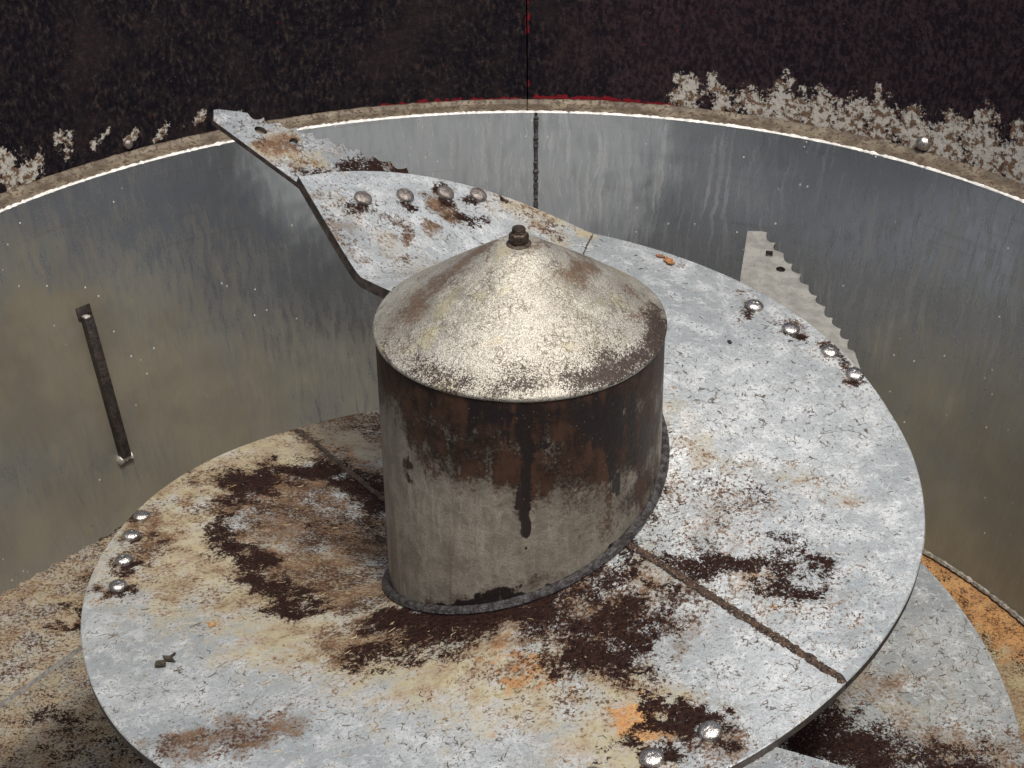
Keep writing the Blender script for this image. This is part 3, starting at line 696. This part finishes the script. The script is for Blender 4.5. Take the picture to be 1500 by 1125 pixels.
def ell(cx, cy_, a, b, ang=0, n=12):
    return [(cx+a*math.cos(t)*math.cos(ang)-b*math.sin(t)*math.sin(ang), cy_+a*math.cos(t)*math.sin(ang)+b*math.sin(t)*math.cos(ang)) for t in np.linspace(0, 2*PI, n, endpoint=False)]
b1 = [(531,292), (593,288), (652,284), (700,287)]
k1, n1, P1 = knife(b1, [(313,161), (320,160), (345,163)]+serrate((362,168), (640,268), 12, 6.5, 1, 6)+[(735,300), (700,320), (560,330), (470,292), (443,273), (313,177)],
    [ell(382,191,10,5,.35), ell(430,207,6.5,5)], MKR, BOLTD, 180, 'rust-blotched toothed knife standing out behind the folded corner at the back left',
    spots={'dark': [([(445,262),(500,255),(560,245),(630,262)], .030, 1.0), ([(520,238),(560,236)], .03, .75), ([(590,250),(625,260)], .02, .8)], 'brown': [([(395,213),(415,214)], .022, .8), ([(425,238),(445,240)], .02, .7), ([(560,240),(625,258)], .04, .6)], 'ochre': [([(400,213),(450,245)], .04, .6)]})
b2 = [(1105,450), (1158,484), (1215,517), (1252,550)]
k2, n2, P2 = knife(b2, [(1084,410), (1095,338), (1117,339)]+serrate((1121,342), (1252,516), 11, 7, 1, 3)+[(1262,545), (1258,575), (1215,545), (1150,512), (1085,465)],
    [[(1122,367),(1132,368),(1132,375),(1130,376),(1121,375)], ell(1143.5,394.5,7,4,.15)], MK, BOLT, 100, 'clean grey toothed knife jutting past the flighting on the right')
b3 = [(1040,1073), (955,1112), (868,1140), (780,1165)]
k3, n3, P3_ = knife(b3, [(1060,1040), (1130,1092), (1240,1124), (1420,1205), (1425,1225)]+serrate((1410,1232), (700,1235), 10, 14, -1)+[(690,1180), (760,1140), (900,1085)],
    [ell(1330,1195,16,9), ell(1270,1180,11,9)], MKR, BOLT, 100, 'knife under the front rim showing only its straight pale edge', bscale=1.08)
b4 = [(208,758), (192,786), (182,822), (173,860)]
k4, n4, P4 = knife(b4, [(215,752)]+serrate((170,776), (-40,893), 9, 3.5, -1)+[(-70,925), (-66,1076), (125,941), (200,905), (235,840)],
    [], MKR, BOLT, 100, 'large stained knife at the left edge with toothed side towards the wall', stain={'dark': .20, 'brown': .42, 'ochre': .58, 'orange': .06},
    spots={'dark': [([(110,845),(135,842)], .025, .85), ([(100,890),(120,880),(118,925),(60,920)], .018, .85), ([(150,790),(165,780)], .03, .8)]})
k4.data.materials[1] = MBARE
for nm, P in (('k1', P1), ('k2', P2), ('k3', P3_), ('k4', P4)):
    P = np.array(P); print(nm, 'extent', np.round(P.min(0), 2), np.round(P.max(0), 2), 'rmax', np.round(np.hypot(P[:,0]-TX, P[:,1]).max(), 3))

# ================================================================== LOOSE BITS
MCH = Mat('chaff'); _t = MCH.attr('tone')
MCH = MCH.out(MCH.mix(MCH.ss(_t, .0, .55), (.012, .010, .008), MCH.mix(MCH.ss(_t, .5, 1.0), (.10, .065, .03), (.42, .36, .22))), .75)
V, F, A = [], [], []
def bit(P, n, L, w, ang, tone):
    a = np.cross(n, [0, 1, .1]); a /= np.linalg.norm(a); b = np.cross(n, a); d = a*math.cos(ang)+b*math.sin(ang); e = np.cross(n, d); k = len(V)
    bend = random.uniform(-.35, .35)*L
    for s, hw in ((-.5, .25), (0, 1), (.5, .3)):
        q = P+d*L*s+e*bend*(abs(s)*2)+n*.0012
        V.extend([q-e*w*hw*.5, q+e*w*hw*.5, q+n*w*.5]); A.extend([tone]*3)
    for i in (0, 3):
        F.extend([(k+i, k+i+2, k+i+5, k+i+3), (k+i+2, k+i+1, k+i+4, k+i+5)])
for _ in range(1300):
    th = random.uniform(-255, 92); s = random.uniform(.06, .97)
    r = COLR+(flR(th)-COLR)*s; t = math.radians(th); x, y = r*math.cos(t), r*math.sin(t); P = np.array([x, y, float(flz(x, y, th))])
    left = th < -60
    if not left and random.random() < .45: continue
    bit(P, flnormal(P), random.choice([.002, .003, .004, .006, .010]) if not left else random.choice([.002, .003, .004, .006, .009, .014]), random.uniform(.0008, .0017), random.uniform(0, 6.28), random.choice([.02, .1, .2, .5, .8, 1.0]) if left else random.choice([.02, .1, .3]))
for _ in range(260):
    th = random.uniform(-385, -320) if random.random() < .5 else random.uniform(-385, -340); s = random.uniform(.4, .97)
    r = COLR+(flR(th)-COLR)*s; t = math.radians(th); x, y = r*math.cos(t), r*math.sin(t); P = np.array([x, y, float(flz(x, y, th))])
    bit(P, np.array([0, 0, 1.]), random.uniform(.004, .014), .0015, random.uniform(0, 6.28), random.choice([.02, .2, .5, .8]))
o = mesh_obj('chaff', V, F, MCH, None, False, {'tone': A}); tagp(o, kind='stuff', label='loose bits of straw and chaff strewn over the flighting')

def leaf(name, px, L, w, ang, c1, c2, label, cat='leaf', curl=.2, jag=.25, seed=1, thmax=100):
    P = onflight(px, thmax); n = flnormal(P, thmax); rg = np.random.default_rng(seed); m = m_simple(name+'_skin', c1, c2, 180, .7, 0, .4)
    ns = 9; V = []; F = []
    for i in range(ns):
        s = i/(ns-1); hw = math.sin(PI*(.06+.88*s))**.8*(1+jag*rg.normal()); z = curl*L*(s-.5)**2
        for k in (-1, 0, 1): V.append(((s-.5)*L, k*hw*w/2*(1+.2*rg.normal()), z+abs(k)*w*.16+.0012))
    nv = len(V); V += [(x, y, z-.0008) for x, y, z in V]
    F = grid_faces(ns, 3)+[tuple(reversed(f)) for f in grid_faces(ns, 3, False, nv)]
    ed = [i*3 for i in range(ns)]+[(ns-1)*3+1]+[i*3+2 for i in range(ns-1, -1, -1)]+[1]
    for i in range(len(ed)):
        a, b = ed[i], ed[(i+1) % len(ed)]; F.append((b, a, a+nv, b+nv))
    o = mesh_obj(name, V, F, m); q = Vector(n).to_track_quat('Z', 'Y')
    o.matrix_world = Matrix.Translation(Vector(P)) @ q.to_matrix().to_4x4() @ Matrix.Rotation(ang, 4, 'Z')
    return tagp(o, label=label, category=cat)
leaf('dead_leaf', (979,384), .026, .016, .4, (.20, .085, .03), (.32, .15, .06), 'orange-brown dead leaf on the flighting behind the cone', seed=2)
leaf('dead_leaf', (967,377), .016, .010, 1.4, (.12, .05, .02), (.22, .10, .04), 'small brown leaf scrap just beyond the orange leaf', seed=3)
leaf('withered_leaf', (243,970), .040, .022, .2, (.015, .014, .009), (.04, .034, .02), 'dark withered leaf lying on the left of the flighting', seed=4, jag=.5)
leaf('wood_chip', (1068,502), .010, .0075, .8, (.006, .006, .006), (.015, .013, .012), 'black chip on the flighting right of the cone', 'chip', 0, .05, 5)
leaf('wood_chip', (311,917), .013, .010, .6, (.28, .15, .05), (.36, .21, .08), 'orange chip on the stained left side of the flighting', 'chip', 0, .1, 6)

# put each thing's origin at its foot on the floor
for e_ in (auger, tub):
    for o in list(e_.children): o.location.z -= FZ
    e_.location.z = FZ
